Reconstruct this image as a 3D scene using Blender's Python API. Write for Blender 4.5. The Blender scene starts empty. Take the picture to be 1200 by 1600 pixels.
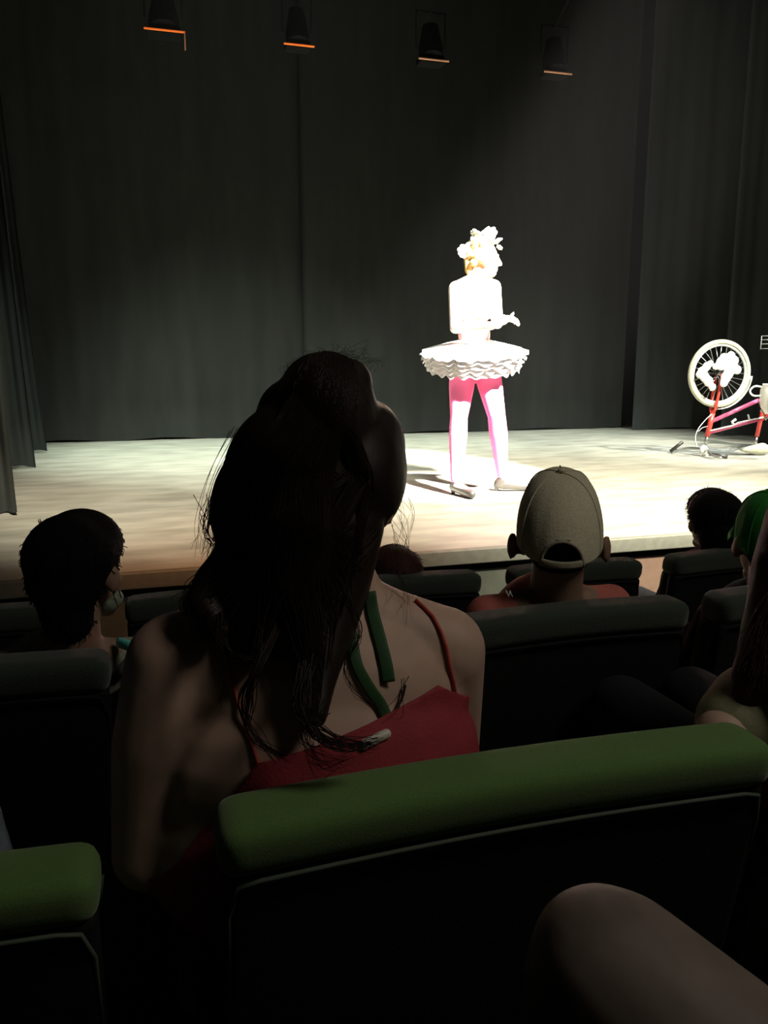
import bpy, bmesh, math, random
import numpy as np
from mathutils import Vector, Matrix, Euler
from mathutils.bvhtree import BVHTree
C = bpy.context.scene.collection
sc = bpy.context.scene
random.seed(7); rng = np.random.default_rng(7)
PI = math.pi
# ------------------------------------------------------------------ camera
F = 1250.0; PSI = math.radians(16.3); PIT = math.atan(238 / F)
CAM = Vector((0, 0, 1.72))
RT = Vector((math.cos(PSI), -math.sin(PSI), 0)); F0 = Vector((math.sin(PSI), math.cos(PSI), 0))
FW = math.cos(PIT) * F0 - math.sin(PIT) * Vector((0, 0, 1)); UP = math.sin(PIT) * F0 + math.cos(PIT) * Vector((0, 0, 1))
cd = bpy.data.cameras.new('camera'); cam = bpy.data.objects.new('camera', cd); C.objects.link(cam)
cam.location = CAM; cam.rotation_euler = Euler((PI / 2 - PIT, 0, -PSI), 'XYZ')
cd.sensor_fit = 'VERTICAL'; cd.sensor_height = 24; cd.lens = F / 1600 * 24; cd.clip_start = 0.02
sc.camera = cam
def at(px, py, d):            # measured position d metres deep (used to take sizes off the photograph)
    return CAM + d * (((px - 600) / F) * RT + ((800 - py) / F) * UP + FW)
# ------------------------------------------------------------------ world, exposure
w = bpy.data.worlds.new('world'); sc.world = w; w.use_nodes = True
w.node_tree.nodes['Background'].inputs[0].default_value = (0.5, 0.6, 0.8, 1)
w.node_tree.nodes['Background'].inputs[1].default_value = 0.0
vs = sc.view_settings; vs.view_transform = 'Standard'; vs.look = 'None'; vs.exposure = 0.0; vs.gamma = 1; vs.use_curve_mapping = False
# ------------------------------------------------------------------ lights
def look(o, tgt):
    o.rotation_euler = (Vector(tgt) - o.location).to_track_quat('-Z', 'Y').to_euler()
def spot(name, loc, tgt, power, col, ang, blend=.4, rad=.05):
    l = bpy.data.lights.new(name, 'SPOT'); l.energy = power; l.color = col; l.spot_size = math.radians(ang); l.spot_blend = blend; l.shadow_soft_size = rad
    o = bpy.data.objects.new(name, l); C.objects.link(o); o.location = loc; look(o, tgt); return o
def area(name, loc, tgt, power, col, sx, sy):
    l = bpy.data.lights.new(name, 'AREA'); l.energy = power; l.color = col; l.shape = 'RECTANGLE'; l.size = sx; l.size_y = sy
    o = bpy.data.objects.new(name, l); C.objects.link(o); o.location = loc; look(o, tgt); return o
spot('performer_follow_spot', (3.35, .4, 5.7), (2.12, 4.85, 1.78), 38000, (1, .97, .90), 17, .25, .12)
spot('overhead_beam_light', (3.2, 3.15, 6.3), (2.15, 4.9, 1.6), 15000, (1, .90, .76), 13, .6, .06)
spot('bicycle_spotlight', (6.2, 1.6, 6.0), (5.2, 6.0, 1.0), 5200, (1, .98, .86), 22, .7, .1)
spot('bicycle_beam_light', (7.2, 5.0, 6.3), (5.3, 6.1, 1.0), 1500, (.8, .92, 1), 18, .7, .1)
spot('cream_floor_light', (3.6, .6, 6.0), (2.9, 4.35, .87), 10500, (1, .94, .74), 42, 1.0, .15)
spot('green_white_back_light', (.3, 7.8, 4.4), (.3, 7.75, .87), 800, (.86, 1, .84), 60, 1.0, .2)
spot('green_white_back_light', (2.4, 7.8, 4.4), (2.4, 7.75, .87), 800, (.88, 1, .86), 60, 1.0, .2)
spot('cool_back_light', (4.5, 7.8, 4.4), (4.5, 7.75, .87), 700, (.90, 1, .88), 60, 1.0, .2)
spot('added_curtain_wash', (.6, 2.2, 6.2), (.9, 7.7, .87), 4200, (.88, 1, .86), 38, 1.0, .15)  # added wash with no known source, lifts the lower backdrop
spot('added_curtain_wash', (4.2, 2.2, 6.2), (4.4, 7.9, .87), 2200, (.93, 1, .88), 36, 1.0, .15)  # second added wash, brightens the right part of the backdrop
spot('warm_front_light', (-.2, 1.8, 5.8), (.25, 5.3, .87), 2700, (1, .90, .70), 38, 1.0, .15)
spot('orange_front_light', (.8, 1.2, 5.6), (.55, 3.5, .87), 620, (1, .40, .13), 26, 1.0, .1)
area('dim_house_light', (2.0, -.35, 4.0), (.6, 1.3, 1.2), 20, (1, .88, .74), .8, .8)
# ------------------------------------------------------------------ materials
def mat(name, col, rough=.7, noise=.0, scale=60, bump=0., metal=0., spec=.5, emit=None, estr=0, stretch=(1, 1, 1), col2=None, sheen=0, sss=0, alpha=None):
    m = bpy.data.materials.new(name); m.use_nodes = True; nt = m.node_tree; b = nt.nodes['Principled BSDF']
    b.inputs['Base Color'].default_value = (*col, 1); b.inputs['Roughness'].default_value = rough; b.inputs['Metallic'].default_value = metal
    b.inputs['Specular IOR Level'].default_value = spec
    if sheen: b.inputs['Sheen Weight'].default_value = sheen
    if sss: b.inputs['Subsurface Weight'].default_value = sss; b.inputs['Subsurface Scale'].default_value = .01
    if noise or bump or col2:
        tc = nt.nodes.new('ShaderNodeTexCoord'); mp = nt.nodes.new('ShaderNodeMapping'); mp.inputs['Scale'].default_value = stretch
        nt.links.new(tc.outputs['Object'], mp.inputs[0])
        nz = nt.nodes.new('ShaderNodeTexNoise'); nz.inputs['Scale'].default_value = scale; nz.inputs['Detail'].default_value = 6
        nt.links.new(mp.outputs[0], nz.inputs['Vector'])
        if noise or col2:
            r = nt.nodes.new('ShaderNodeValToRGB'); r.color_ramp.elements[0].position = .32; r.color_ramp.elements[1].position = .68
            c2 = col2 or tuple(c * (1 - noise) for c in col)
            r.color_ramp.elements[0].color = (*c2, 1); r.color_ramp.elements[1].color = (*col, 1)
            nt.links.new(nz.outputs['Fac'], r.inputs[0]); nt.links.new(r.outputs[0], b.inputs['Base Color'])
        if bump:
            bp = nt.nodes.new('ShaderNodeBump'); bp.inputs['Strength'].default_value = bump; bp.inputs['Distance'].default_value = .004
            nt.links.new(nz.outputs['Fac'], bp.inputs['Height']); nt.links.new(bp.outputs[0], b.inputs['Normal'])
    if emit: b.inputs['Emission Color'].default_value = (*emit, 1); b.inputs['Emission Strength'].default_value = estr
    if alpha is not None: b.inputs['Alpha'].default_value = alpha
    return m
M = dict(
    drape=mat('black_drape', (.019, .020, .0178), .95, .25, 8, .3, spec=.1, stretch=(1, 1, .15)),
    drape_b=mat('side_drape', (.034, .038, .035), .95, .25, 8, .3, spec=.1, stretch=(1, 1, .15)),
    stage=mat('stage_vinyl', (.38, .37, .32), .6, 0, 4.5, .2, stretch=(.6, 1.6, 1), col2=(.23, .225, .19)),
    carpet=mat('dark_carpet', (.02, .02, .024), .95, .3, 90, .4),
    black=mat('black_paint', (.012, .012, .014), .8, .2, 20),
    trim=mat('grey_edge_strip', (.19, .19, .16), .6, .2, 30),
    panel=mat('grey_green_panel', (.09, .10, .08), .7, .2, 12),
    panel_warm=mat('warm_lit_panel', (.17, .105, .075), .7, .15, 25),  # warm light falling on the grey front wall, put into this panel's colour
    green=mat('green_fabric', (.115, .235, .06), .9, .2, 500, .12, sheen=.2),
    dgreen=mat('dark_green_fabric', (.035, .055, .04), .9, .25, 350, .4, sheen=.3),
    shell=mat('black_seat_back', (.010, .011, .013), .8, .2, 200, .2, spec=.2),
    piping=mat('grey_piping', (.07, .1, .07), .7),
    leg=mat('dark_metal', (.03, .03, .035), .4, metal=.6),
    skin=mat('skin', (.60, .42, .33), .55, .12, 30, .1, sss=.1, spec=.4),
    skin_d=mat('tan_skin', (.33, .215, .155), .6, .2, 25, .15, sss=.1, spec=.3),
    skin_p=mat('pale_skin', (.85, .66, .54), .5, .05, 30, sss=.05),
    hair=mat('dark_brown_hair', (.018, .011, .008), .5, .3, 40, .3, spec=.35, stretch=(1, 1, .1)),
    hair_r=mat('auburn_hair', (.045, .014, .010), .8, .3, 40, .3, spec=.4, stretch=(1, 1, .1)),
    hair_k=mat('black_hair', (.008, .007, .008), .9, .3, 40, .3, spec=.08, stretch=(1, 1, .2)),
    blonde=mat('blonde_hair', (.62, .42, .14), .5, .3, 40, .4),
    coral=mat('coral_top', (.36, .035, .05), .8, .15, 300, .2),
    strap=mat('coral_strap', (.55, .08, .06), .7),
    lanyard=mat('green_lanyard', (.025, .10, .032), .6, .2, 200),
    clip=mat('white_clip', (.7, .68, .6), .4),
    khaki=mat('khaki_cap', (.74, .72, .54), .9, .2, 220, .3),
    khaki_d=mat('khaki_strap', (.42, .40, .30), .9, .2, 220, .3),
    gcap=mat('green_cap', (.03, .22, .04), .95, .15, 200, .2, spec=.1),
    salmon=mat('salmon_shirt', (.55, .16, .13), .85, .12, 150, .2),
    white=mat('white_cloth', (.82, .82, .80), .8, .04, 80, .2),
    wpaint=mat('white_paint', (.8, .8, .74), .4, .04, 20),
    grey_sh=mat('pale_grey_shirt', (.34, .36, .28), .85, .15, 150, .2),
    dgrey_sh=mat('dark_stripe', (.08, .10, .08), .85, .15, 150, .2),
    turq=mat('turquoise_cloth', (.12, .75, .70), .8, .1, 150, .2),
    olive=mat('olive_shirt', (.33, .34, .20), .85, .15, 150, .2),
    navy=mat('dark_clothes', (.008, .009, .014), .9, .2, 150, .2),
    bluegrey=mat('blue_grey_sleeve', (.13, .17, .22), .9, .15, 150, .2),
    tights=mat('pink_tights', (.85, .17, .38), .6, .05, 200, .05),
    leotard=mat('pink_bodice', (.90, .50, .50), .6, .05, 200),
    tulle=mat('white_tulle', (.85, .83, .85), .9, .05, 120, .3),
    shoe=mat('silver_shoe', (.035, .03, .025), .4, .2, 40),
    red=mat('red_bike_paint', (.75, .06, .04), .35, .05, 20, spec=.6),
    pink=mat('pink_bike_paint', (.75, .12, .25), .35, .05, 20, spec=.6),
    tyre=mat('cream_tyre', (.50, .50, .36), .8, .15, 80, .3),
    chrome=mat('chrome', (.45, .45, .42), .25, .05, 20, metal=.8),
    lantern=mat('lantern_black', (.006, .006, .006), .8, .2, 30, spec=.1),
    glow=mat('orange_lamp_glow', (1, .3, .05), .5, emit=(1, .16, .02), estr=.55),
    glow_d=mat('dim_lamp_glow', (1, .5, .3), .5, emit=(1, .45, .3), estr=.02),
    eye=mat('eye', (.08, .05, .04), .3), mask=mat('face_mask', (.20, .25, .19), .8, .1, 100),
    band=mat('headband', (.10, .06, .05), .5),
)
# ------------------------------------------------------------------ mesh helpers
def link(name, me, m, parent=None, loc=None, smooth=True):
    if loc is not None:
        me.transform(Matrix.Translation(-Vector(loc)))
    if m: me.materials.append(m)
    if smooth:
        me.polygons.foreach_set('use_smooth', [True] * len(me.polygons))
    o = bpy.data.objects.new(name, me); C.objects.link(o)
    if parent is not None:
        o.parent = parent
        me.transform(parent_inv(parent)) if loc is None else None
    elif loc is not None: o.location = loc
    return o
def parent_inv(p):
    m = Matrix.Identity(4); q = p
    while q is not None:
        m = Matrix.LocRotScale(q.location, q.rotation_euler, q.scale) @ m; q = q.parent
    return m.inverted()
def tag(o, label=None, cat=None, group=None, kind=None):
    for k, v in (('label', label), ('category', cat), ('group', group), ('kind', kind)):
        if v: o[k] = v
    return o
def empty(name, loc, label, cat, group=None):
    o = bpy.data.objects.new(name, None); C.objects.link(o); o.location = loc; o.empty_display_size = .1
    return tag(o, label, cat, group)
def copy_tree(o, parent=None):
    c = o.copy(); C.objects.link(c); c.parent = parent
    for ch in list(o.children): copy_tree(ch, c)
    return c
class MB:
    def __init__(s): s.v = []; s.f = []
    def add(s, v, f):
        n = len(s.v); s.v += [tuple(p) for p in v]; s.f += [tuple(i + n for i in q) for q in f]; return s
    def tube(s, pts, rad, seg=8, caps=True, flat=None):
        pts = [Vector(p) for p in pts]; n = len(pts)
        rr = rad if hasattr(rad, '__len__') else [rad] * n
        t0 = (pts[1] - pts[0]).normalized(); a = t0.orthogonal().normalized()
        if flat is not None: a = Vector(flat[0]); a = (a - a.dot(t0) * t0).normalized()
        V = []; Fc = []
        for i, p in enumerate(pts):
            t = (pts[min(i + 1, n - 1)] - pts[max(i - 1, 0)])
            t = t.normalized() if t.length > 1e-9 else t0
            a = (a - a.dot(t) * t); a = a.normalized() if a.length > 1e-6 else t.orthogonal().normalized(); b = t.cross(a)
            k = flat[1] if flat is not None else 1
            for j in range(seg):
                g = 2 * PI * j / seg; V.append(p + rr[i] * (math.cos(g) * a + k * math.sin(g) * b))
        for i in range(n - 1):
            for j in range(seg):
                Fc.append((i * seg + j, i * seg + (j + 1) % seg, (i + 1) * seg + (j + 1) % seg, (i + 1) * seg + j))
        if caps: Fc.append(tuple(range(seg))[::-1]); Fc.append(tuple((n - 1) * seg + j for j in range(seg)))
        return s.add(V, Fc)
    def ell(s, c, r, R=None, nu=20, nv=12):
        V = []; Fc = []; R = R or Matrix.Identity(3); c = Vector(c)
        for i in range(nv + 1):
            th = PI * i / nv
            for j in range(nu):
                ph = 2 * PI * j / nu
                V.append(c + R @ Vector((r[0] * math.sin(th) * math.cos(ph), r[1] * math.sin(th) * math.sin(ph), r[2] * math.cos(th))))
        for i in range(nv):
            for j in range(nu):
                a, b, cc, d = i * nu + j, i * nu + (j + 1) % nu, (i + 1) * nu + (j + 1) % nu, (i + 1) * nu + j
                if i == 0: Fc.append((a, d, cc))
                elif i == nv - 1: Fc.append((a, d, b))
                else: Fc.append((a, d, cc, b))
        return s.add(V, Fc)
    def cap(s, p0, r0, p1, r1, seg=18):
        p0 = Vector(p0); p1 = Vector(p1); L = (p1 - p0).length
        if L < 1e-6: return s.ell(p0, (r0,) * 3)
        t = (p1 - p0) / L; P = []; R = []
        for k in range(6): g = PI / 2 * (1 - k / 6); P.append(p0 - t * r0 * math.sin(g)); R.append(max(r0 * math.cos(g), 1e-4))
        for k in range(1): P.append(p0); R.append(r0)
        for k in range(1, 4): P.append(p0.lerp(p1, k / 4)); R.append(r0 + (r1 - r0) * k / 4)
        P.append(p1); R.append(r1)
        for k in range(1, 7): g = PI / 2 * k / 6; P.append(p1 + t * r1 * math.sin(g)); R.append(max(r1 * math.cos(g), 1e-4))
        return s.tube(P, R, seg)
    def chain(s, pts):     # [(p, r), ...]
        for (a, ra), (b, rb) in zip(pts[:-1], pts[1:]): s.cap(a, ra, b, rb)
        return s
    def box(s, lo, hi):
        x0, y0, z0 = lo; x1, y1, z1 = hi
        return s.add([(x0, y0, z0), (x1, y0, z0), (x1, y1, z0), (x0, y1, z0), (x0, y0, z1), (x1, y0, z1), (x1, y1, z1), (x0, y1, z1)],
                     [(0, 3, 2, 1), (4, 5, 6, 7), (0, 1, 5, 4), (1, 2, 6, 5), (2, 3, 7, 6), (3, 0, 4, 7)])
    def mesh(s, name='m'):
        me = bpy.data.meshes.new(name); me.from_pydata(s.v, [], s.f); me.update(); return me
    def skin(s, voxel=.006, smooth=6, name='m', bev=None):
        me = s.mesh(name); o = bpy.data.objects.new('tmp', me); C.objects.link(o)
        md = o.modifiers.new('r', 'REMESH'); md.mode = 'VOXEL'; md.voxel_size = voxel
        if smooth: md = o.modifiers.new('s', 'SMOOTH'); md.iterations = smooth; md.factor = .5
        dg = bpy.context.evaluated_depsgraph_get(); r = bpy.data.meshes.new_from_object(o.evaluated_get(dg))
        bpy.data.objects.remove(o); bpy.data.meshes.remove(me); r.name = name; r.materials.clear(); return r
def rbox(lo, hi, bev=.02, seg=3, sub=0):
    bm = bmesh.new(); bmesh.ops.create_cube(bm, size=1)
    lo = Vector(lo); hi = Vector(hi)
    for v in bm.verts: v.co = Vector([(v.co[i] + .5) * (hi[i] - lo[i]) + lo[i] for i in range(3)])
    bmesh.ops.bevel(bm, geom=list(bm.edges), offset=bev, segments=seg, profile=.6, affect='EDGES', clamp_overlap=True)
    me = bpy.data.meshes.new('b'); bm.to_mesh(me); bm.free(); return me
def warp(me, fn):
    for v in me.vertices: v.co = fn(v.co.copy())
    me.update(); return me
def spline(pts, n=8):
    P = [Vector(p) for p in pts]; P = [2 * P[0] - P[1]] + P + [2 * P[-1] - P[-2]]; out = []
    for i in range(1, len(P) - 2):
        for k in range(n):
            t = k / n; a, b, c, d = P[i - 1:i + 3]
            out.append(.5 * ((2 * b) + (c - a) * t + (2 * a - 5 * b + 4 * c - d) * t * t + (3 * b - a - 3 * c + d) * t ** 3))
    out.append(P[-2]); return out
# ------------------------------------------------------------------ setting
ST = .87; FR = 3.30
def struct(name, mb, m, smooth=False):
    me = mb if isinstance(mb, bpy.types.Mesh) else mb.mesh()
    return tag(link(name, me, m, smooth=smooth), kind='structure')
X0, X1, YB, ZT = -4.0, 9.0, 9.6, 6.6
fl = MB()
prof = [(-1.6, .60), (.40, .60), (.40, .44), (1.28, .44), (1.28, .31), (2.06, .31), (2.06, .19), (3.36, .19), (3.36, -.05), (-1.6, -.05)]
n = len(prof)
fl.add([(X0, y, z) for y, z in prof] + [(X1, y, z) for y, z in prof], [tuple(range(n))] + [tuple(range(n, 2 * n))[::-1]] + [(i, i + n, (i + 1) % n + n, (i + 1) % n) for i in range(n)])
struct('floor', fl, M['carpet'])
struct('floor_stage', MB().box((X0, FR, ST - .05), (X1, YB, ST)), M['stage'])
struct('wall_back', MB().box((X0, YB, -.05), (X1, YB + .1, ZT)), M['black'])
struct('wall_left', MB().box((X0 - .1, -1.6, -.05), (X0, YB + .1, ZT)), M['black'])
struct('wall_right', MB().box((X1, -1.6, -.05), (X1 + .1, YB + .1, ZT)), M['black'])
struct('wall_rear', MB().box((X0 - .1, -1.7, -.05), (X1 + .1, -1.6, ZT)), M['black'])
struct('ceiling', MB().box((X0 - .1, -1.7, ZT), (X1 + .1, YB + .1, ZT + .1)), M['black'])
struct('trim_1', rbox((X0, FR - .02, ST - .065), (X1, FR + .02, ST + .004), .006), M['trim'], True)
sf = struct('wall_stage_front', MB().box((X0, FR + .035, .15), (X1, FR + .08, ST - .05)), M['black'])
for i, (a, b) in enumerate([(-3.9, -2.7), (-2.69, -1.5), (-1.49, -.31), (-.30, .92), (.93, 2.12), (2.13, 2.62), (2.63, 3.8), (3.81, 5.0), (5.01, 6.2)]):
    link('panel', rbox((a, FR + .005, .195), (b, FR + .03, ST - .105), .004), M['panel_warm' if i == 5 else 'panel'], sf, smooth=False)
# drapes: folded cloth with thickness
def drape(name, p0, p1, z0, z1, folds, amp, label, m, flare=0., group=None, seed=0, nz=14):
    p0 = Vector(p0); p1 = Vector(p1); L = (p1 - p0).length; t = (p1 - p0) / L; nrm = Vector((t.y, -t.x, 0))
    r = random.Random(seed); ph = [r.uniform(0, 6.28) for _ in range(5)]; nx = int(folds * 14)
    V = []; Fc = []
    for s in (0, 1):
        for j in range(nz + 1):
            v = j / nz
            for i in range(nx + 1):
                u = i / nx; q = u * folds * 2 * PI
                d = amp * (math.sin(q + .8 * math.sin(q * .37 + ph[0])) + .4 * math.sin(q * 2.3 + ph[1])) * (.45 + .55 * (1 - v) ** .7)
                d += .3 * amp * math.sin(3 * v + u * 9 + ph[2])
                off = flare * (1 - v) ** 1.6 * u
                P = Vector((p0.x, p0.y, 0)) + t * (u * L + off) + nrm * (d + s * .008); P.z = z0 + v * (z1 - z0) + (.012 * math.sin(q * .5 + ph[3]) if j == 0 else 0) + (.004 if j == 0 else 0)
                V.append(P)
    N = (nx + 1) * (nz + 1)
    for j in range(nz):
        for i in range(nx):
            a = j * (nx + 1) + i; b = a + 1; c = b + nx + 1; d = a + nx + 1
            Fc.append((a, b, c, d)); Fc.append((N + a, N + d, N + c, N + b))
    for j in range(nz):
        for i in (0, nx):
            a = j * (nx + 1) + i; d = a + nx + 1; Fc.append((a, d, N + d, N + a))
    for i in range(nx):
        for j in (0, nz):
            a = j * (nx + 1) + i; Fc.append((a, a + 1, N + a + 1, N + a))
    me = MB().add(V, Fc).mesh()
    o = link(name, me, m, loc=(p0.x, p0.y, z0)); return tag(o, label, 'curtain', group)
ZC = ZT - .3
drape('stage_curtain', (-1.9, 8.93, 0), (1.75, 8.98, 0), ST + .01, ZC, 7, .011, 'black backdrop curtain panel across the rear of the stage, behind the long-haired woman', M['drape'], seed=1)
drape('stage_curtain', (1.68, 8.90, 0), (5.75, 8.95, 0), ST + .01, ZC, 6, .011, 'wide black backdrop curtain panel hanging behind the performer in the tutu', M['drape'], seed=2)
drape('stage_curtain', (5.68, 8.60, 0), (7.6, 8.45, 0), ST + .01, ZC, 4, .02, 'black curtain panel hanging just behind the upside-down bicycle wheel', M['drape_b'], seed=3)
drape('stage_curtain', (6.16, 7.62, 0), (8.4, 7.45, 0), ST + .01, ZC, 5, .03, 'dark side curtain behind the bicycle saddle, at the edge of the picture', M['drape_b'], seed=4)
drape('stage_curtain', (-2.4, 8.02, 0), (-1.12, 8.0, 0), ST + .01, ZC, 7, .05, 'narrow pleated wing curtain furthest back at the left side of the stage', M['drape_b'], flare=.2, seed=5)
drape('stage_curtain', (-2.4, 6.93, 0), (-1.02, 6.9, 0), ST + .01, ZC, 7, .05, 'pleated wing curtain between the other two at the left side of the stage', M['drape_b'], flare=.13, seed=6)
drape('stage_curtain', (-2.4, 4.83, 0), (-.80, 4.8, 0), ST + .01, ZC, 8, .05, 'pleated wing curtain closest to the seats, ending above the short-haired boy', M['drape_b'], flare=.07, seed=7)
# lighting bar and lanterns
bar = tag(link('lighting_bar', MB().tube([(-3.9, 6.2, 5.02), (8.9, 6.2, 5.02)], .025, 10).mesh(), M['lantern'], loc=(0, 6.2, 5.02)), 'long black lighting bar hung across the top of the stage', 'bar')
for x in (-3, 0, 3, 6): link('hanger', MB().tube([(x, 6.2, 5.0), (x, 6.2, ZT)], .012, 6).mesh(), M['lantern'], bar)
def lantern(px, py, dd, glow, label, wpx, side=False):
    c = at(px, py, dd); root = empty('stage_lantern', c, label, 'stage light', 'lanterns on the lighting bar')
    W = wpx / F * dd; h = max(W / 2, .1) * .8
    b = MB().tube([c + Vector((0, .02, .04)), c + Vector((0, .04, .12)), c + Vector((0, .06, .30))], [h * .95, h * .95, h * .6], 20)
    link('housing', b.mesh(), M['lantern'], root, smooth=False)
    link('lit_edge_strip', rbox(c + Vector((-W / 2, -h * .5, -.004)), c + Vector((W / 2, -h * .5 + .012, .008)), .002), M[glow], root)  # glowing strip stands in for lamp light caught on the barn door edge
    d = link('barn_door', rbox(c + Vector((-h, -h * .5 + .02, -.012)), c + Vector((h, h, .035)), .004), M['lantern'], root)
    if side: link('lit_corner_strip', rbox(c + Vector((W / 2 - .01, -h * .5 - .0, -.13)), c + Vector((W / 2, -h * .5 + .01, .0)), .002), M['glow_d'], root)  # lamp-lit corner of the door, drawn as a dim glowing strip
    y = MB().tube([c + Vector((-h - .02, .04, .12)), c + Vector((-h - .02, .04, .4)), c + Vector((h + .02, .04, .4)), c + Vector((h + .02, .04, .12))], .01, 6)
    y.tube([c + Vector((0, .04, .4)), Vector((c.x, 6.2, 4.985))], .012, 6)
    link('yoke', y.mesh(), M['lantern'], root)
lantern(257, 52, 6.4, 'glow', 'stage lantern with the widest orange glow and a lit corner, above the stage', 62, True)
lantern(466, 74, 6.6, 'glow', 'stage lantern with a short bright orange glow, second from the left', 48)
lantern(675, 97, 6.8, 'glow_d', 'nearly unlit stage lantern above the performer, faint reddish edge', 50)
lantern(868, 117, 7.0, 'glow_d', 'stage lantern with a faint pinkish edge near the light beam', 48)
# ------------------------------------------------------------------ seats
def make_seat(kind, w, top_h, name='theatre_seat'):
    root = empty(name, (0, 0, 0), 'x', 'seat')
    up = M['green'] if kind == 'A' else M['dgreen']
    tilt = math.tan(math.radians(9))
    lean = lambda c: Vector((c.x, c.y - (c.z - .45) * tilt + .008 * math.cos(c.x / w * PI) * (1 if c.z > .4 else 0), c.z + .004 * math.cos(c.x / w * PI)))
    def sub(me, cuts=4):
        bm = bmesh.new(); bm.from_mesh(me)
        for k in range(1, 8):
            x = -w / 2 + w * k / 8
            bmesh.ops.bisect_plane(bm, geom=bm.verts[:] + bm.edges[:] + bm.faces[:], plane_co=(x, 0, 0), plane_no=(1, 0, 0))
        bm.to_mesh(me); bm.free(); return me
    T = top_h; rh, rd = (.062, .085) if kind == 'A' else (.07, .095)
    link('top_roll', warp(sub(rbox((-w / 2, .0, T - rh), (w / 2, rd, T), rh * .45, 5)), lean), up, root)
    link('back_panel', warp(sub(rbox((-w / 2 + .004, .006, .36), (w / 2 - .004, .05, T - rh + .01), .015, 3)), lean), M['shell'], root)
    link('back_cushion', warp(sub(rbox((-w / 2 + .012, .05, .42), (w / 2 - .012, .105, T - rh + .01), .025, 3)), lean), up, root)
    q = T - rh; P = [(-w / 2 + .008, .012, .6), (-w / 2 + .008, .008, q - .04), (-w / 2 + .018, .003, q - .004)] + [(-w / 2 + .04 + (w - .08) * k / 8, .0, q + .002) for k in range(9)] + [(w / 2 - .018, .003, q - .004), (w / 2 - .008, .008, q - .04), (w / 2 - .008, .012, .6)]
    link('piping', MB().tube([lean(Vector(p)) for p in P], .0026, 6).mesh(), M['piping'] if kind == 'A' else M['shell'], root)
    link('seat_cushion', rbox((-w / 2 + .02, .10, .36), (w / 2 - .02, .54, .45), .03, 4), up, root)
    link('seat_pan', rbox((-w / 2 + .03, .12, .33), (w / 2 - .03, .52, .365), .01, 2), M['shell'], root)
    for s in (-1, 1):
        x = s * (w / 2 + .004)
        link('armrest', rbox((x - .026, .05, .59), (x + .026, .42, .63), .012, 3), M['shell'], root)
        lg = link('leg', rbox((x - .015, .10, .0), (x + .015, .34, .6), .006, 2), M['leg'], root)
        link('foot_plate', rbox((x - .024, .06, .0), (x + .024, .42, .012), .003, 2), M['leg'], lg)
    return root
def seats(kind, w, top, floor, y, xs, labels, group, dy=(0,) * 9, sz=(1,) * 9):
    proto = None
    for x, lb, d_, z_ in zip(xs, labels, dy, sz):
        o = make_seat(kind, w, top - floor) if proto is None else copy_tree(proto)
        proto = proto or o
        o.location = (x + w / 2, y + d_, floor); o.scale.z = z_; o['label'] = lb; o['group'] = group
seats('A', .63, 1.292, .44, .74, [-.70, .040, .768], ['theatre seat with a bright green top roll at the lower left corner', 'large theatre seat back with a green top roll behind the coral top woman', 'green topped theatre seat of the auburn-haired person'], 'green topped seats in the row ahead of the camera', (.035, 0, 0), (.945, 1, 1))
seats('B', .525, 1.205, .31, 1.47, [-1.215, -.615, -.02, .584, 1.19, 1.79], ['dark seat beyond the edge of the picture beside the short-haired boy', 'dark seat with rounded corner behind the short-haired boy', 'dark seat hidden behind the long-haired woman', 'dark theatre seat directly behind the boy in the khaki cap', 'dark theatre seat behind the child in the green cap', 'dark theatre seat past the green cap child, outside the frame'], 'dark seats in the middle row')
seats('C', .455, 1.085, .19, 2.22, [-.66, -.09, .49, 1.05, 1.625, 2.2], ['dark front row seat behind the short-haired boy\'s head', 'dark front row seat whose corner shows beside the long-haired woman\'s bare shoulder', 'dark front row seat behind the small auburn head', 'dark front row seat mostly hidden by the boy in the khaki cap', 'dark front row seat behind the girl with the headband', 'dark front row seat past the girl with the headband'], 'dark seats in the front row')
# ------------------------------------------------------------------ people
def frame(center, yaw, pitch=0, roll=0, s=1):
    return Matrix.Translation(center) @ Euler((pitch, roll, yaw), 'XYZ').to_matrix().to_4x4() @ Matrix.Scale(s, 4)
def head(mb, Fm, neck_to=None, ears=True, nr=.052, ex=0):
    s = Fm.median_scale; R = Fm.to_3x3().normalized(); q = lambda x, y, z: Fm @ Vector((x, y, z))
    mb.ell(q(0, -.012, .025), (.074 * s, .093 * s, .088 * s), R); mb.ell(q(0, .028, -.03), (.060 * s, .066 * s, .078 * s), R)
    mb.cap(q(-.018, .066, -.092), .022 * s, q(.018, .066, -.092), .022 * s)
    mb.cap(q(0, .09, .012), .009 * s, q(0, .112, -.026), .0135 * s); mb.cap(q(-.012, .096, -.03), .010 * s, q(.012, .096, -.03), .010 * s)
    mb.cap(q(-.03, .079, .022), .012 * s, q(.03, .079, .022), .012 * s)
    mb.cap(q(-.018, .088, -.058), .0085 * s, q(.018, .088, -.058), .0085 * s); mb.cap(q(-.013, .087, -.068), .009 * s, q(.013, .087, -.068), .009 * s)
    mb.ell(q(-.038, .058, -.03), (.022 * s,) * 3); mb.ell(q(.038, .058, -.03), (.022 * s,) * 3)
    for x in (-1, 1):
        if ears:
            E = R @ Euler((.15, 0, x * -.45)).to_matrix()
            mb.ell(q(x * (.083 + ex), -.012, -.008 - ex), (.009 * s, .020 * s, .032 * s), E); mb.cap(q(x * .072, .0, -.02 - ex), .012 * s, q(x * (.078 + ex), -.004, -.008 - ex), .010 * s)
    if neck_to is not None: mb.chain([(q(0, -.03, -.05), nr * s), (Vector(neck_to), nr * s * 1.1)])
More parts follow.
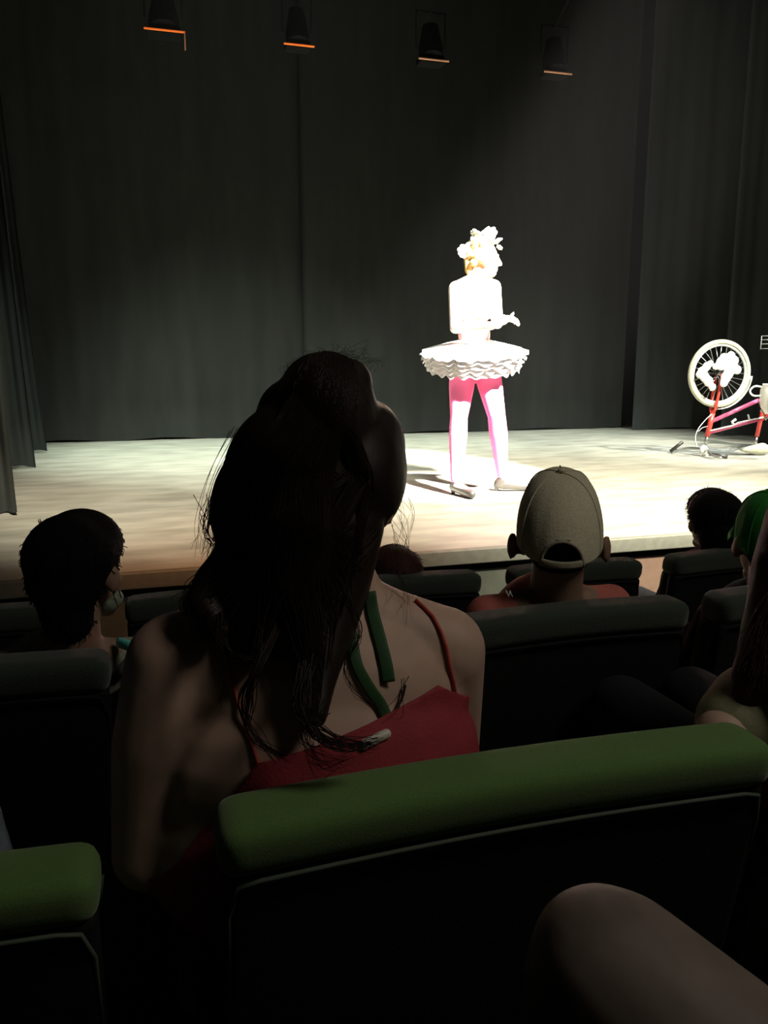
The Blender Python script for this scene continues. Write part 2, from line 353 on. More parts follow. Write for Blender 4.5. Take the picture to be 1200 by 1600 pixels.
def eyes(Fm, parent):
    m = MB(); s = Fm.median_scale
    for x in (-.031, .031): m.ell(Fm @ Vector((x, .078, .001)), (.0125 * s,) * 3)
    link('eyes', m.mesh(), M['eye'], parent)
def hand(mb, wrist, dr, nrm, s=1., curl=.5, thumb=1):
    wrist = Vector(wrist); d = Vector(dr).normalized(); nn = Vector(nrm); nn = (nn - nn.dot(d) * d).normalized(); sd = d.cross(nn)
    mb.cap(wrist, .023 * s, wrist + d * .03 * s, .022 * s)
    for k in (-1.5, -.5, .5, 1.5): mb.cap(wrist + d * .025 * s + sd * k * .012 * s, .016 * s, wrist + d * .085 * s + sd * k * .019 * s, .0115 * s)
    for k, L in ((-1.5, .062), (-.5, .078), (.5, .084), (1.5, .074)):
        p = wrist + d * .088 * s + sd * k * .019 * s; L *= s; c = curl; r = .0092 * s
        p1 = p + (d * math.cos(c) + nn * math.sin(c)) * L * .45; p2 = p1 + (d * math.cos(2 * c) + nn * math.sin(2 * c)) * L * .32; p3 = p2 + (d * math.cos(2.8 * c) + nn * math.sin(2.8 * c)) * L * .23
        mb.chain([(p, r), (p1, r * .93), (p2, r * .85), (p3, r * .72)])
    b = wrist + d * .025 * s + sd * thumb * .022 * s; t1 = b + (d * .6 + sd * thumb * .7 + nn * .3).normalized() * .045 * s; t2 = t1 + (d * .8 + sd * thumb * .25 + nn * .5).normalized() * .03 * s
    mb.chain([(b, .015 * s), (t1, .0115 * s), (t2, .009 * s)])
def sitter(name_label, hip, neck, Fh, skin, shirt, trous, sh=.17, sc_=1., sleeve='short', lap=None, cat='person', voxel=.0065, yaw=0., floor=.3, hairf=None, knee_up=None, arm_l=None, arm_r=None, ex=0., shoe='shell'):
    """seated figure, facing +y turned by yaw; returns root (the body mesh)"""
    hip = Vector(hip); neck = Vector(neck); k = sc_
    fx = Vector((math.cos(yaw), math.sin(yaw), 0)); fy = Vector((-math.sin(yaw), math.cos(yaw), 0)); Z = Vector((0, 0, 1))
    upv = (neck - hip); b = MB(); s_ = MB(); t_ = MB(); sh_ = MB()
    chest = hip + upv * .72
    R = Euler((0, 0, yaw)).to_matrix()
    tor = [(hip + Z * .02, (.155 * k, .11 * k, .12 * k)), (hip + upv * .35, (.13 * k, .10 * k, .14 * k)), (chest, (.15 * k, .105 * k, .15 * k))]
    for c, r in tor: b.ell(c, r, R); s_.ell(c, tuple(x + .010 for x in r), R)
    shl = chest + upv * .16
    for sgn, hard in ((-1, arm_l), (1, arm_r)):
        S = shl + fx * sgn * sh; b.cap(neck - upv * .06, .05 * k, S, .047 * k); s_.cap(neck - upv * .10, .052 * k, S, .056 * k)
        if hard: El, Wr = map(Vector, hard)
        else: El = S - Z * .24 * k + fx * sgn * .03 + fy * .06; Wr = El + fy * .2 * k - fx * sgn * .10 + Z * .0
        b.chain([(S, .047 * k), (El, .037 * k), (Wr, .026 * k)])
        hand(b, Wr, (Wr - El), -Z if not hard else -Z, k * .95, .35, -sgn)
        e2 = S.lerp(El, .62 if sleeve == 'short' else 1)
        s_.chain([(S, .057 * k), (e2, .052 * k)])
        if sleeve == 'long': s_.chain([(El, .05 * k), (El.lerp(Wr, .9), .036 * k)])
        H = hip + fx * sgn * .085 * k; K = H + fy * .38 * k + Z * .02
        if knee_up and knee_up[0] == sgn: K = Vector(knee_up[1])
        A = K - Z * max(K.z - floor - .085, .15) + fy * (.03 if not (knee_up and knee_up[0] == sgn) else -.05)
        if knee_up and knee_up[0] == sgn: A = Vector((K.x, K.y + .02, floor + .09))
        b.chain([(H, .08 * k), (K, .055 * k), (A, .036 * k)]); b.chain([(A, .034 * k), (A + fy * .11 * k - Z * .045, .028 * k)])
        t_.chain([(H, .092 * k), (K, .066 * k), (A.lerp(K, .15), .052 * k)])
        sh_.cap(A - Z * .045 + fy * -.02, .038 * k, A + fy * .15 * k - Z * .052, .032 * k)
    t_.ell(hip, (.165 * k, .12 * k, .11 * k), R)
    head(b, Fh, neck + upv * -.02, ex=ex)
    root = link('person', b.skin(voxel, 5), skin, loc=Vector((hip.x, hip.y, floor)))
    tag(root, name_label, cat)
    bpy.context.view_layer.update()
    link('shirt', s_.skin(voxel * 1.2, 6), shirt, root); link('trousers', t_.skin(voxel * 1.3, 6), trous, root); link('shoes', sh_.skin(voxel, 4), M[shoe], root)
    eyes(Fh, root)
    return root
def hug_strands(core, guides, n, rad, jitter, offset, m, parent, name='hair_strands', loose=0., kpts=14):
    bv = BVHTree.FromPolygons([v.co.copy() for v in core.vertices], [p.vertices[:] for p in core.polygons]); mb = MB()
    for i in range(n):
        g = random.uniform(0, len(guides) - 1.001); a = int(g); t = g - a
        ga = spline(guides[a], 6); gb = spline(guides[a + 1], 6); L = min(len(ga), len(gb)); P = []
        j1 = Vector(rng.normal(0, jitter, 3)); j2 = Vector(rng.normal(0, jitter * 1.6, 3)); u0 = random.uniform(0, .25); u1 = random.uniform(.75, 1)
        for k in range(kpts):
            u = (u0 + (u1 - u0) * k / (kpts - 1)) * (L - 1); q = int(min(u, L - 2)); f = u - q
            p = ga[q].lerp(ga[q + 1], f).lerp(gb[q].lerp(gb[q + 1], f), t) + j1.lerp(j2, k / kpts)
            c, nn, _, dist = bv.find_nearest(p)
            if c is not None: p = c + nn * (offset + loose * random.random() * (k / kpts)) 
            P.append(p)
        mb.tube(P, [rad * (1 - .6 * k / (kpts - 1)) for k in range(kpts)], 3, False)
    return tag(link(name, mb.mesh(), m, parent), kind='stuff')
def cap_shape(Fm, m, parent, label, brim_dir=1, opening=True, mdark=None, s=1.07, zlow=-.01, slant=.0):
    """baseball cap: dome with six seamed gores, button, rear opening with strap, brim"""
    nu, nv = 120, 28; V = []; Fc = []; rs = lambda t: max(math.sin(t), 0) ** .72
    for lay in (0, 1):
        for i in range(nv + 1):
            th = (PI / 2 + .10) * i / nv
            for j in range(nu):
                ph = 2 * PI * j / nu; g = 1 - .012 * abs(math.cos(3 * ph)) ** 12 * math.sin(th) - lay * .02
                x = .079 * s * rs(th) * math.cos(ph) * g; y = .103 * s * rs(th) * math.sin(ph) * g - .012; z = .112 * s * math.cos(th) * g ** .5 + .012 + slant * y - (.002 if lay else 0)
                V.append(Fm @ Vector((x, y, z)))
    N = (nv + 1) * nu; hole = set()
    for i in range(nv):
        for j in range(nu):
            ph = 2 * PI * (j + .5) / nu; dj = abs(((ph - 1.5 * PI + PI) % (2 * PI)) - PI); th = (PI / 2 + .10) * (i + .5) / nv
            if opening and dj < .46 * math.sqrt(max(0, 1 - ((PI / 2 + .10 - th) / .42) ** 2)) and th > PI / 2 + .10 - .42: hole.add((i, j)); continue
            a, b, c, d = i * nu + j, i * nu + (j + 1) % nu, (i + 1) * nu + (j + 1) % nu, (i + 1) * nu + j
            Fc.append((a, d, c, b)); Fc.append((N + a, N + b, N + c, N + d))
    cp = link('cap', MB().add(V, Fc).mesh(), m, parent); 
    if label: cp['label'] = label
    link('button', MB().ell(Fm @ Vector((0, -.012, .112 * s + .013)), (.009, .009, .005), Fm.to_3x3().normalized()).mesh(), m, cp)
    sm = MB()
    for q in range(6):
        ph = 2 * PI * q / 6 + PI / 6 + (0)
        pts = []
        for i in range(nv + 1):
            th = (PI / 2 + .10) * i / nv
            pts.append(Fm @ Vector((.080 * s * rs(th) * math.cos(ph), .104 * s * rs(th) * math.sin(ph) - .012, .113 * s * math.cos(th) + .012 + slant * (.104 * s * rs(th) * math.sin(ph) - .012))))
        if not (opening and abs(ph - 1.5 * PI) < .3): sm.tube(pts, .0014, 5)
    link('seam', sm.mesh(), m, cp)
    B = []; Fb = []; nn_ = 18                                          # brim
    for k in range(nn_ + 1):
        a = PI * (.16 + .68 * k / nn_)
        for r_, zz in ((1.0, 0), (1.35, -.006), (1.68, -.022 - .0)):
            x = .078 * s * math.cos(a) * (1 if r_ == 1 else 1.05); y = .101 * s * math.sin(a) * (r_ if r_ > 1 else 1) - .012 + (r_ - 1) * .01
            B.append(Fm @ Vector((x, y, .004 + slant * y + zz - .02 * abs(math.cos(a)) ** 2 * (r_ - 1))))
    nb = len(B); B += [p + (Fm.to_3x3() @ Vector((0, 0, -.004))) for p in B]
    for k in range(nn_):
        for r_ in range(2):
            a = k * 3 + r_; Fb.append((a, a + 3, a + 4, a + 1)); Fb.append((nb + a, nb + a + 1, nb + a + 4, nb + a + 3))
        a = k * 3 + 2; Fb.append((a, a + 3, nb + a + 3, nb + a))
    link('brim', MB().add(B, Fb).mesh(), m, cp)
    if opening:
        pts = []
        for k in range(13):
            ph = 1.5 * PI + (k / 12 - .5) * 1.0; pts.append(Fm @ Vector((.081 * s * math.cos(ph), .106 * s * math.sin(ph) - .012, .004 + slant * (.104 * s * math.sin(ph) - .012))))
        link('strap', MB().tube(pts, .0085, 6, flat=((0, 0, 1), .22)).mesh(), mdark or m, cp)
        pts = []
        for k in range(15):
            a = PI * k / 14; ph = 1.5 * PI + math.cos(a) * .46; th = PI / 2 + .10 - .40 * math.sin(a)
            pts.append(Fm @ Vector((.081 * s * rs(th) * math.cos(ph), .105 * s * rs(th) * math.sin(ph) - .012, .112 * s * math.cos(th) + .012 + slant * (.105 * s * rs(th) * math.sin(ph) - .012))))
        link('opening_edge', MB().tube(pts, .0036, 6).mesh(), mdark or m, cp)
    return cp
def short_hair(Fm, m, parent, sx=1.0, back=1.0, nape=-.055, n=700, L=.012, crown=True):
    s = Fm.median_scale; R = Fm.to_3x3().normalized(); mb = MB()
    if crown: mb.ell(Fm @ Vector((0, -.02, .034)), (.083 * s * sx, .094 * s * back, .088 * s), R)
    if crown: mb.ell(Fm @ Vector((0, .018, .052)), (.076 * s * sx, .078 * s * back, .072 * s), R)
    mb.ell(Fm @ Vector((0, -.045, -.005)), (.072 * s * sx, .064 * s * back, .07 * s), R)
    if crown: mb.cap(Fm @ Vector((0, -.05, -.03)), .058 * s, Fm @ Vector((0, -.045, -.085)), .05 * s)
    core = mb.skin(.005, 4); h = link('hair', core, m, parent)
    st = MB(); vs_ = core.vertices; inv = parent_inv(parent).inverted(); up_ = Vector((0, 0, 1))
    for i in rng.choice(len(vs_), min(n, len(vs_)), False):
        v = vs_[int(i)]; d = (v.normal * .35 + Vector(rng.normal(0, .3, 3)) + Vector((0, 0, -.8))).normalized(); p = inv @ v.co
        st.tube([p - v.normal * .002, p + d * L * .5, p + (d + v.normal * -.2) * L], [.0012, .001, .0003], 3, False)
    link('hair_tufts', st.mesh(), m, h)['kind'] = 'stuff'; return h

# ---- performer -----------------------------------------------------
PD = 5.2
def pp(x, y, o=0): return at(x, y, PD + o)
f3 = Vector((.62, -.78, 0)).normalized()                              # facing: to the right and towards the seats
b = MB()
HL = pp(724, 572, 0); HR = pp(759, 570, -.02)
KL = pp(717, 652, -.05); KR = pp(776, 650, -.08)
AL = at(713, 742, 5.10); AR = at(785, 738, 5.25)
AL.z = ST + .10; AR.z = ST + .11
b.chain([(HL, .088), (HL.lerp(KL, .45), .078), (KL, .054), (KL.lerp(AL, .3), .057), (AL, .034)])
b.chain([(HR, .088), (HR.lerp(KR, .45), .076), (KR, .054), (KR.lerp(AR, .3), .057), (AR, .034)])
TL = AL + Vector((.03, -.16, 0)); TL.z = ST + .035
TR = AR + Vector((.13, -.05, 0)); TR.z = ST + .035
b.chain([(AL - Vector((0, 0, .04)), .034), (TL, .024)]); b.chain([(AR - Vector((0, 0, .04)), .034), (TR, .024)])
legs = MB(); legs.v = list(b.v); legs.f = list(b.f)
yw = math.atan2(f3.y, f3.x) - PI / 2; R = Euler((0, 0, yw)).to_matrix(); rt = R @ Vector((1, 0, 0))
pel = pp(741, 560); wai = pp(741, 523); che = pp(741, 478); 
torso = [(pel, (.150, .11, .10)), (wai, (.118, .092, .12)), (che, (.150, .108, .12)), (pp(741, 458), (.15, .085, .06))]
for c, r in torso: b.ell(c, r, R)
bust = [(che + R @ Vector((x, .085, -.02)), (.055, .05, .055)) for x in (-.062, .062)]
for c, r in bust: b.ell(c, r, R)
SL = pp(713, 452, -.06); SR = pp(771, 449, .06); EL = pp(712, 512, -.14); ER = pp(777, 505, -.02); WL = pp(768, 509, -.30); WR = pp(780, 497, -.22)
b.cap(pp(742, 438), .05, SL, .048); b.cap(pp(742, 438), .05, SR, .048)
b.chain([(SL, .052), (EL, .038), (WL, .026)]); b.chain([(SR, .050), (ER, .037), (WR, .026)])
hand(b, WL, pp(797, 502, -.34) - WL, (0, 0, 1), .95, .35, -1); hand(b, WR, pp(797, 496, -.26) - WR, (0, 0, -1), .92, .5, 1)
FP = frame(pp(757, 404), yw + math.radians(38), -.10, 0, .97)
head(b, FP, pp(745, 440), nr=.047)
perf = link('person', b.skin(.006, 5), M['skin_p'], loc=(2.1, 4.8, ST))
tag(perf, 'performer standing on stage in a white tutu and pink tights, hands held out', 'person')
eyes(FP, perf)
tg = MB()
tg.chain([(HL, .091), (HL.lerp(KL, .45), .081), (KL, .057), (KL.lerp(AL, .3), .060), (AL, .037)])
tg.chain([(HR, .091), (HR.lerp(KR, .45), .079), (KR, .057), (KR.lerp(AR, .3), .060), (AR, .037)]); tg.ell(pel, (.154, .114, .10), R)
link('tights', tg.skin(.006, 5), M['tights'], perf)
bo = MB()
for c, r in [torso[0], torso[1], (che - Vector((0, 0, .02)), (.150, .108, .10))]: bo.ell(c, (r[0] + .006, r[1] + .006, r[2]), R)
for c, r in bust: bo.ell(c, tuple(q + .006 for q in r), R)
link('bodice', bo.skin(.006, 4), M['leotard'], perf)
for A_, T_ in ((AL, TL), (AR, TR)):
    s_ = MB(); d = (T_ - A_); d.z = 0; d.normalize(); base = A_.copy(); base.z = ST + .05
    s_.cap(base - d * .01, .036, T_ + d * .02 + Vector((0, 0, -.005)), .027); s_.cap(base + Vector((0, 0, .02)), .036, base - d * .02, .034)
    sh = link('shoe', s_.skin(.005, 3), M['shoe'], perf)
    hb = base - d * .035; link('heel', MB().tube([Vector((hb.x, hb.y, ST + .045)), Vector((hb.x, hb.y, ST + .001))], [.020, .012], 10).mesh(), M['shoe'], sh)
# tutu: five ruffled layers
tut = empty('tutu', (0, 0, 0), None, None); tut.parent = perf; tut.location = parent_inv(perf) @ pp(740, 536)
tc = pp(740, 540)
for L in range(5):
    nu, nr = 120, 9; V = []; Fc = []; Rm = .345 - .012 * L; ph0 = L * .7
    for i in range(nr + 1):
        u = i / nr; r_ = .10 + (Rm - .10) * u
        for j in range(nu):
            a = 2 * PI * j / nu
            z = .035 - L * .006 * (1 + u) - .08 * u ** 1.25 - .014 * L * u ** 4 - .055 * u * math.cos(a - 4.3) + u ** 2 * .007 * math.sin(a * (13 + 3 * L) + ph0) + u ** 2 * .006 * math.sin(a * (29 - 2 * L) + 2 * ph0)
            rr = r_ * (1 + .03 * u * math.sin(a * 11 + ph0))
            V.append(tc + Vector((rr * math.cos(a), rr * math.sin(a), z)))
    N = len(V); V += [p - Vector((0, 0, .004)) for p in V]
    for i in range(nr):
        for j in range(nu):
            a, b_, c, d = i * nu + j, i * nu + (j + 1) % nu, (i + 1) * nu + (j + 1) % nu, (i + 1) * nu + j
            Fc.append((a, d, c, b_)); Fc.append((N + a, N + b_, N + c, N + d))
    for j in range(nu):
        a = nr * nu + j; b_ = nr * nu + (j + 1) % nu; Fc.append((a, N + a, N + b_, b_))
    me = MB().add(V, Fc).mesh(); bpy.context.view_layer.update(); link('ruffle', me, M['tulle'], tut)
hb = MB()
q = lambda x, y, z: FP @ Vector((x, y, z))
hb.ell(q(0, -.025, .035), (.082, .090, .085), FP.to_3x3().normalized())
for k in range(46):
    a = random.uniform(-2.6, 2.6); z = random.uniform(-.05, .10); r_ = .075
    hb.ell(q(r_ * math.sin(a), -.03 - r_ * math.cos(a) * 1.0, z), (random.uniform(.014, .026),) * 3)
hb.chain([(pp(733, 405), .035), (pp(733, 422), .028), (pp(735, 432), .014)])
hr = link('hair', hb.skin(.005, 2), M['blonde'], perf)
fl_ = empty('flower_headdress', (0, 0, 0), None, None); fl_.parent = perf; fl_.location = parent_inv(perf) @ pp(750, 375)
def flower(c, r_):
    m = MB(); Rr = Euler(tuple(rng.uniform(-1, 1, 3))).to_matrix()
    for k in range(6):
        a = k * PI / 3; m.ell(Vector(c) + Rr @ Vector((math.cos(a), math.sin(a), .2)) * r_ * .6, (r_ * .45, r_ * .45, r_ * .22), Rr @ Euler((0, 0, a)).to_matrix(), 10, 6)
    m.ell(c, (r_ * .35,) * 3, None, 10, 6); link('flower', m.mesh(), M['white'], fl_)
for x, y, r_ in [(744, 369, .05), (757, 363, .045), (768, 366, .045), (776, 378, .04), (748, 382, .045), (762, 376, .05), (740, 378, .035), (780, 387, .022), (724, 391, .04), (722, 399, .03), (732, 384, .035)]: flower(pp(x, y, -.05), r_)

# ---- woman with long hair -------------------------------------------
WD = .97
def wp(x, y, o=0): return at(x, y, WD + o)
def wr(px, o=0): return px / F * (WD + o)
b = MB()
hipw = Vector((.22, .98, 1.02))
FWm = frame(wp(512, 770, .03), math.radians(-36), -.05, 0, .96)
Rw = Euler((0, 0, math.radians(-6))).to_matrix()
chest = Vector(wp(490, 1115, -.02))
tors = [(hipw, (.19, .14, .13)), (wp(480, 1300, .0), (.185, .12, .13)), (wp(495, 1190, .0), (.195, .115, .13)), (wp(495, 1090, .01), (.185, .10, .12))]
for c, r in tors: b.ell(c, r, Rw)
SLw = wp(277, 1035, -.03); SRw = wp(690, 1015, .04)
b.chain([(wp(520, 925, .02), .060), (wp(500, 985, .02), .078)])
b.chain([(wp(515, 955, .02), .060), (wp(610, 985, .03), .052), (SRw, .055)])
b.chain([(wp(495, 970, .02), .062), (wp(380, 1000, .0), .056), (SLw, .060)])
ELw = wp(235, 1330, -.03); WLw = Vector((.02, 1.15, 1.00))
b.chain([(SLw, .060), (SLw.lerp(ELw, .45), .062), (ELw, .045), (WLw, .030)]); hand(b, WLw, (0.12, .25, -.1), (0, 0, -1), .95, .4, 1)
ERw = SRw + Vector((.05, .10, -.26)); WRw = ERw + Vector((-.05, .22, -.03))
b.chain([(SRw, .056), (ERw, .042), (WRw, .028)]); hand(b, WRw, (WRw - ERw), (0, 0, -1), .95, .4, -1)
for sg in (-1, 1):
    H = hipw + Vector((.09 * sg, 0, -.01)); K = Vector((hipw.x + .11 * sg, hipw.y + .44, .99)); A = Vector((K.x, K.y + .04, .31 + .09 if K.y > 1.28 else .44 + .09))
    b.chain([(H, .10), (K, .062), (A, .04)]); b.chain([(A, .036), (A + Vector((0, .12, -.05)), .028)])
head(b, FWm, wp(520, 930, .02), nr=.05)
wom = link('person', b.skin(.006, 6), M['skin'], loc=(hipw.x, hipw.y, .44))
tag(wom, 'woman with long dark hair in a strappy coral top, seen from behind, watching the stage', 'person')
eyes(FWm, wom)
# top: torso inflated, cut along the low back neckline
tp = MB()
for c, r in tors: tp.ell(c, tuple(q_ + .007 for q_ in r), Rw)
tpm = tp.skin(.006, 6); bm = bmesh.new(); bm.from_mesh(tpm)
NA = wp(400, 1193, -.12); NB = wp(712, 1103, -.10)      # neckline across the back
nv_ = (NB - NA); pl = nv_.cross(Vector((0, 1, -.05))).normalized()
if pl.z < 0: pl = -pl
bmesh.ops.bisect_plane(bm, geom=bm.verts[:] + bm.edges[:] + bm.faces[:], plane_co=NB, plane_no=pl, clear_outer=True)
for Pa, Pb in ((wp(400, 1196, -.12), wp(290, 1345, -.12)), (wp(712, 1100, -.10), wp(795, 1140, -.06))):
    pn = (Pb - Pa).cross(Vector((0, 1, -.05))).normalized(); pn = -pn if pn.z < 0 else pn
    bmesh.ops.bisect_plane(bm, geom=bm.verts[:] + bm.edges[:] + bm.faces[:], plane_co=Pa, plane_no=pn, clear_outer=True)
bm.to_mesh(tpm); bm.free()
top = link('top', tpm, M['coral'], wom)
sol = top.modifiers.new('thick', 'SOLIDIFY'); sol.thickness = .003; sol.offset = 1
sh_m = MB()
for sg in (-1, 1):
    H = hipw + Vector((.09 * sg, 0, -.01)); K = Vector((hipw.x + .11 * sg, hipw.y + .44, .99)); sh_m.chain([(H, .108), (H.lerp(K, .75), .08)])
sh_m.ell(hipw, (.20, .15, .13)); link('shorts', sh_m.skin(.008, 4), M['navy'], wom)
bodym = wom.data; bvh_b = BVHTree.FromPolygons([v.co + wom.location for v in bodym.vertices], [p.vertices[:] for p in bodym.polygons])
def on_body(px, py, off=.003):
    d = (at(px, py, 1) - CAM).normalized(); loc, nn, i, ds = bvh_b.ray_cast(CAM, d)
    return (loc + nn * off) if loc is not None else at(px, py, WD)
link('strap', MB().tube([on_body(x, y) for x, y in [(648, 940), (660, 950), (675, 965), (688, 988), (697, 1012), (702, 1040), (706, 1065), (710, 1098)]], .0021, 6).mesh(), M['strap'], wom)
link('strap', MB().tube([on_body(x, y) for x, y in [(338, 955), (345, 985), (352, 1020), (362, 1060), (374, 1100), (388, 1145), (402, 1185), (408, 1205)]], .0021, 6).mesh(), M['strap'], wom)
link('strap_knot', MB().ell(on_body(710, 1098, .004), (.006, .005, .006)).mesh(), M['strap'], wom)
def ribbon(pts, hw, th=.0006):
    P = spline(pts, 5); m = MB(); m.tube(P, hw, 8, flat=(RT, th / hw)); return m
lan = link('lanyard', ribbon([on_body(x, y, .006) for x, y in [(572, 925), (580, 960), (590, 1000), (600, 1040), (604, 1066)]], .0075).mesh(), M['lanyard'], wom); lan['label'] = 'green ribbon lanyard hanging down her back'
ln2 = link('lanyard', ribbon([on_body(x, y, .006) for x, y in [(540, 960), (548, 1000), (556, 1040), (575, 1075), (592, 1100), (604, 1130)]], .0065).mesh(), M['lanyard'], wom)
p_ = on_body(600, 1128, .008); link('cord', MB().tube(spline([on_body(x, y, .006) for x, y in [(470, 1040), (478, 1100), (505, 1140), (545, 1158), (590, 1140), (620, 1100), (630, 1070)]], 5), .0016, 6).mesh(), M['hair'], wom)
q0 = at(567, 1164, .86); q1 = at(597, 1149, .86); q0 = q0; link('clip', MB().cap(on_body(566, 1163, .012), .0055, on_body(597, 1150, .012), .0055).mesh(), M['clip'], lan)
# hair
hb = MB()
def he(x, y, rx, rz, ry, o=0): hb.ell(wp(x, y, o), (wr(rx), ry, wr(rz)), Euler((0, 0, -PSI)).to_matrix(), 28, 18)
he(536, 735, 98, 118, .105, .02); he(560, 735, 80, 108, .12, .04); he(575, 700, 62, 80, .10, .05); he(508, 672, 88, 118, .10, 0); he(505, 612, 68, 62, .06, .0); he(460, 748, 108, 120, .09, -.02); he(440, 800, 108, 120, .075, -.03); he(545, 600, 38, 40, .05, 0); he(452, 655, 52, 62, .05, 0)
hb.chain([(wp(450, 830, -.03), wr(112)), (wp(440, 900, -.04), wr(98)), (wp(450, 960, -.05), wr(72))])
hb.chain([(wp(520, 820, -.02), wr(80)), (wp(510, 910, -.03), wr(68)), (wp(500, 985, -.06), wr(52)), (wp(492, 1060, -.10), wr(32)), (wp(495, 1120, -.13), wr(16))])
hb.chain([(wp(400, 870, -.04), wr(60)), (wp(345, 915, -.06), wr(42)), (wp(318, 945, -.08), wr(28)), (wp(345, 985, -.10), wr(14))])
hb.chain([(wp(410, 920, -.05), wr(50)), (wp(405, 985, -.09), wr(26)), (wp(398, 1040, -.11), wr(10))])
core = hb.skin(.005, 8); hw = link('hair', core, M['hair'], wom)
corew = core.copy(); corew.transform(Matrix.Translation(wom.location))
G = []
for e in [(325, 940, -.08), (345, 900, -.1), (360, 960, -.12), (400, 1040, -.14), (460, 1060, -.16), (490, 1120, -.18), (510, 1060, -.16), (540, 960, -.12), (575, 900, -.1), (600, 830, -.05)]:
    t = (e[0] - 325) / 275; mx = 335 + t * 300; 
    G.append([wp(525, 553, .0), wp(455 + t * 135, 600, -.10), wp(370 + t * 250, 690, -.14), wp(mx, 800, -.14), wp((mx + e[0]) / 2, 880, -.13), wp(*e)])
hug_strands(corew, G, 1500, .0011, .006, .0008, M['hair'], hw)
ws = MB()                                                     # loose wisps and curls
def wisp(pts, r_=.0005, jit=.004, n_=1):
    for _ in range(n_):
        P = spline([p + Vector(rng.normal(0, jit, 3)) for p in pts], 6); ws.tube(P, [r_ * (1 - .7 * k / (len(P) - 1)) for k in range(len(P))], 3, False)
wisp([wp(375, 700, -.02), wp(335, 780, -.04), wp(318, 820, -.05), wp(325, 850, -.06), wp(318, 868, -.06)], n_=14)
wisp([wp(370, 670, -.02), wp(332, 740, -.04), wp(308, 820, -.05), wp(303, 860, -.06)], n_=5)
wisp([wp(335, 780, -.03), wp(330, 830, -.04), wp(345, 870, -.05), wp(330, 900, -.06), wp(300, 930, -.06), wp(288, 945, -.07)], n_=26, jit=.007)
wisp([wp(350, 880, -.06), wp(310, 915, -.07), wp(290, 945, -.08), wp(310, 975, -.1), wp(345, 985, -.12)], n_=30, jit=.006)
wisp([wp(345, 960, -.1), wp(345, 1000, -.14), wp(375, 1035, -.15), wp(400, 1020, -.15), wp(408, 980, -.14)], n_=16, jit=.003, r_=.001)
wisp([wp(330, 960, -.1), wp(338, 1010, -.13), wp(348, 1060, -.13), wp(350, 1100, -.13)], n_=10, jit=.004)
wisp([wp(430, 980, -.1), wp(400, 1040, -.15), wp(385, 1100, -.15), wp(400, 1150, -.15), wp(440, 1185, -.16)], n_=22, jit=.004, r_=.001)
wisp([wp(480, 1040, -.13), wp(470, 1100, -.16), wp(490, 1145, -.17), wp(540, 1165, -.17), wp(585, 1160, -.17)], n_=30, jit=.005, r_=.001)
wisp([wp(540, 930, -.08), wp(560, 990, -.14), wp(540, 1040, -.15), wp(555, 1080, -.15), wp(600, 1110, -.15)], n_=12, jit=.003)
wisp([wp(500, 1100, -.16), wp(480, 1150, -.17), wp(500, 1195, -.17), wp(545, 1185, -.17)], n_=20, jit=.006)
wisp([wp(635, 1060, -.14), wp(625, 1100, -.14), wp(600, 1125, -.15)], n_=4)
for k in range(70):
    x = random.uniform(440, 590); y = 575 + (abs(x - 520) / 80) ** 2 * 22; wisp([wp(x, y + 8, 0), wp(x + random.uniform(-12, 16), y - 16, 0), wp(x + random.uniform(-5, 40), y - random.uniform(12, 38), 0), wp(x + random.uniform(10, 48), y - random.uniform(0, 22), 0)], .0003, .002)
for k in range(34):
    y = random.uniform(790, 930); wisp([wp(615, y - 40, 0), wp(632 + random.uniform(-10, 12), y, 0), wp(630 + random.uniform(-20, 20), y + 50, -.02)], .0003, .004)
link('hair_wisps', ws.mesh(), M['hair'], hw)['kind'] = 'stuff'

# ---- short-haired boy at the left -----------------------------------
Fb = frame(at(122, 893, 1.50), math.radians(-28), 0, 0, .94)
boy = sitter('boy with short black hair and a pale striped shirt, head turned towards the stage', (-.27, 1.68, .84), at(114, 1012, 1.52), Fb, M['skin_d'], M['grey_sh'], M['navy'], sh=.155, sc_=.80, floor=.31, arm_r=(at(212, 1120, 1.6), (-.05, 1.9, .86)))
short_hair(Fb, M['hair_k'], boy, 1.08, 1.04)
q = lambda x, y, z: Fb @ Vector((x, y, z))
fm = link('face_mask', MB().ell(q(.046, .040, -.070), (.014, .036, .020), Fb.to_3x3().normalized()).ell(q(0, .062, -.07), (.046, .042, .034), Fb.to_3x3().normalized()).mesh(), M['mask'], boy)
link('ear_loop', MB().tube([q(.070, .035, -.06), q(.080, .01, -.03), q(.084, -.012, .014), q(.082, -.02, -.02), q(.070, .02, -.075)], .0012, 5).mesh(), M['mask'], fm)
for k, (x, y) in enumerate([(192, 1045), (200, 1075), (205, 1100)]):
    link('sleeve_stripe', MB().tube(spline([at(176, y + 18, 1.50), at(x, y, 1.47), at(215, y - 25, 1.50)], 4), .011, 8, flat=((0, 0, 1), .5)).mesh(), M['dgrey_sh'], boy)
link('turquoise_collar', MB().tube(spline([at(186, 1004, 1.52), at(198, 1008, 1.50), at(210, 1013, 1.49), at(222, 1022, 1.49)], 4), .011, 8, flat=((0, 0, 1), .6)).mesh(), M['turq'], boy)['label'] = 'turquoise edge on his shoulder'

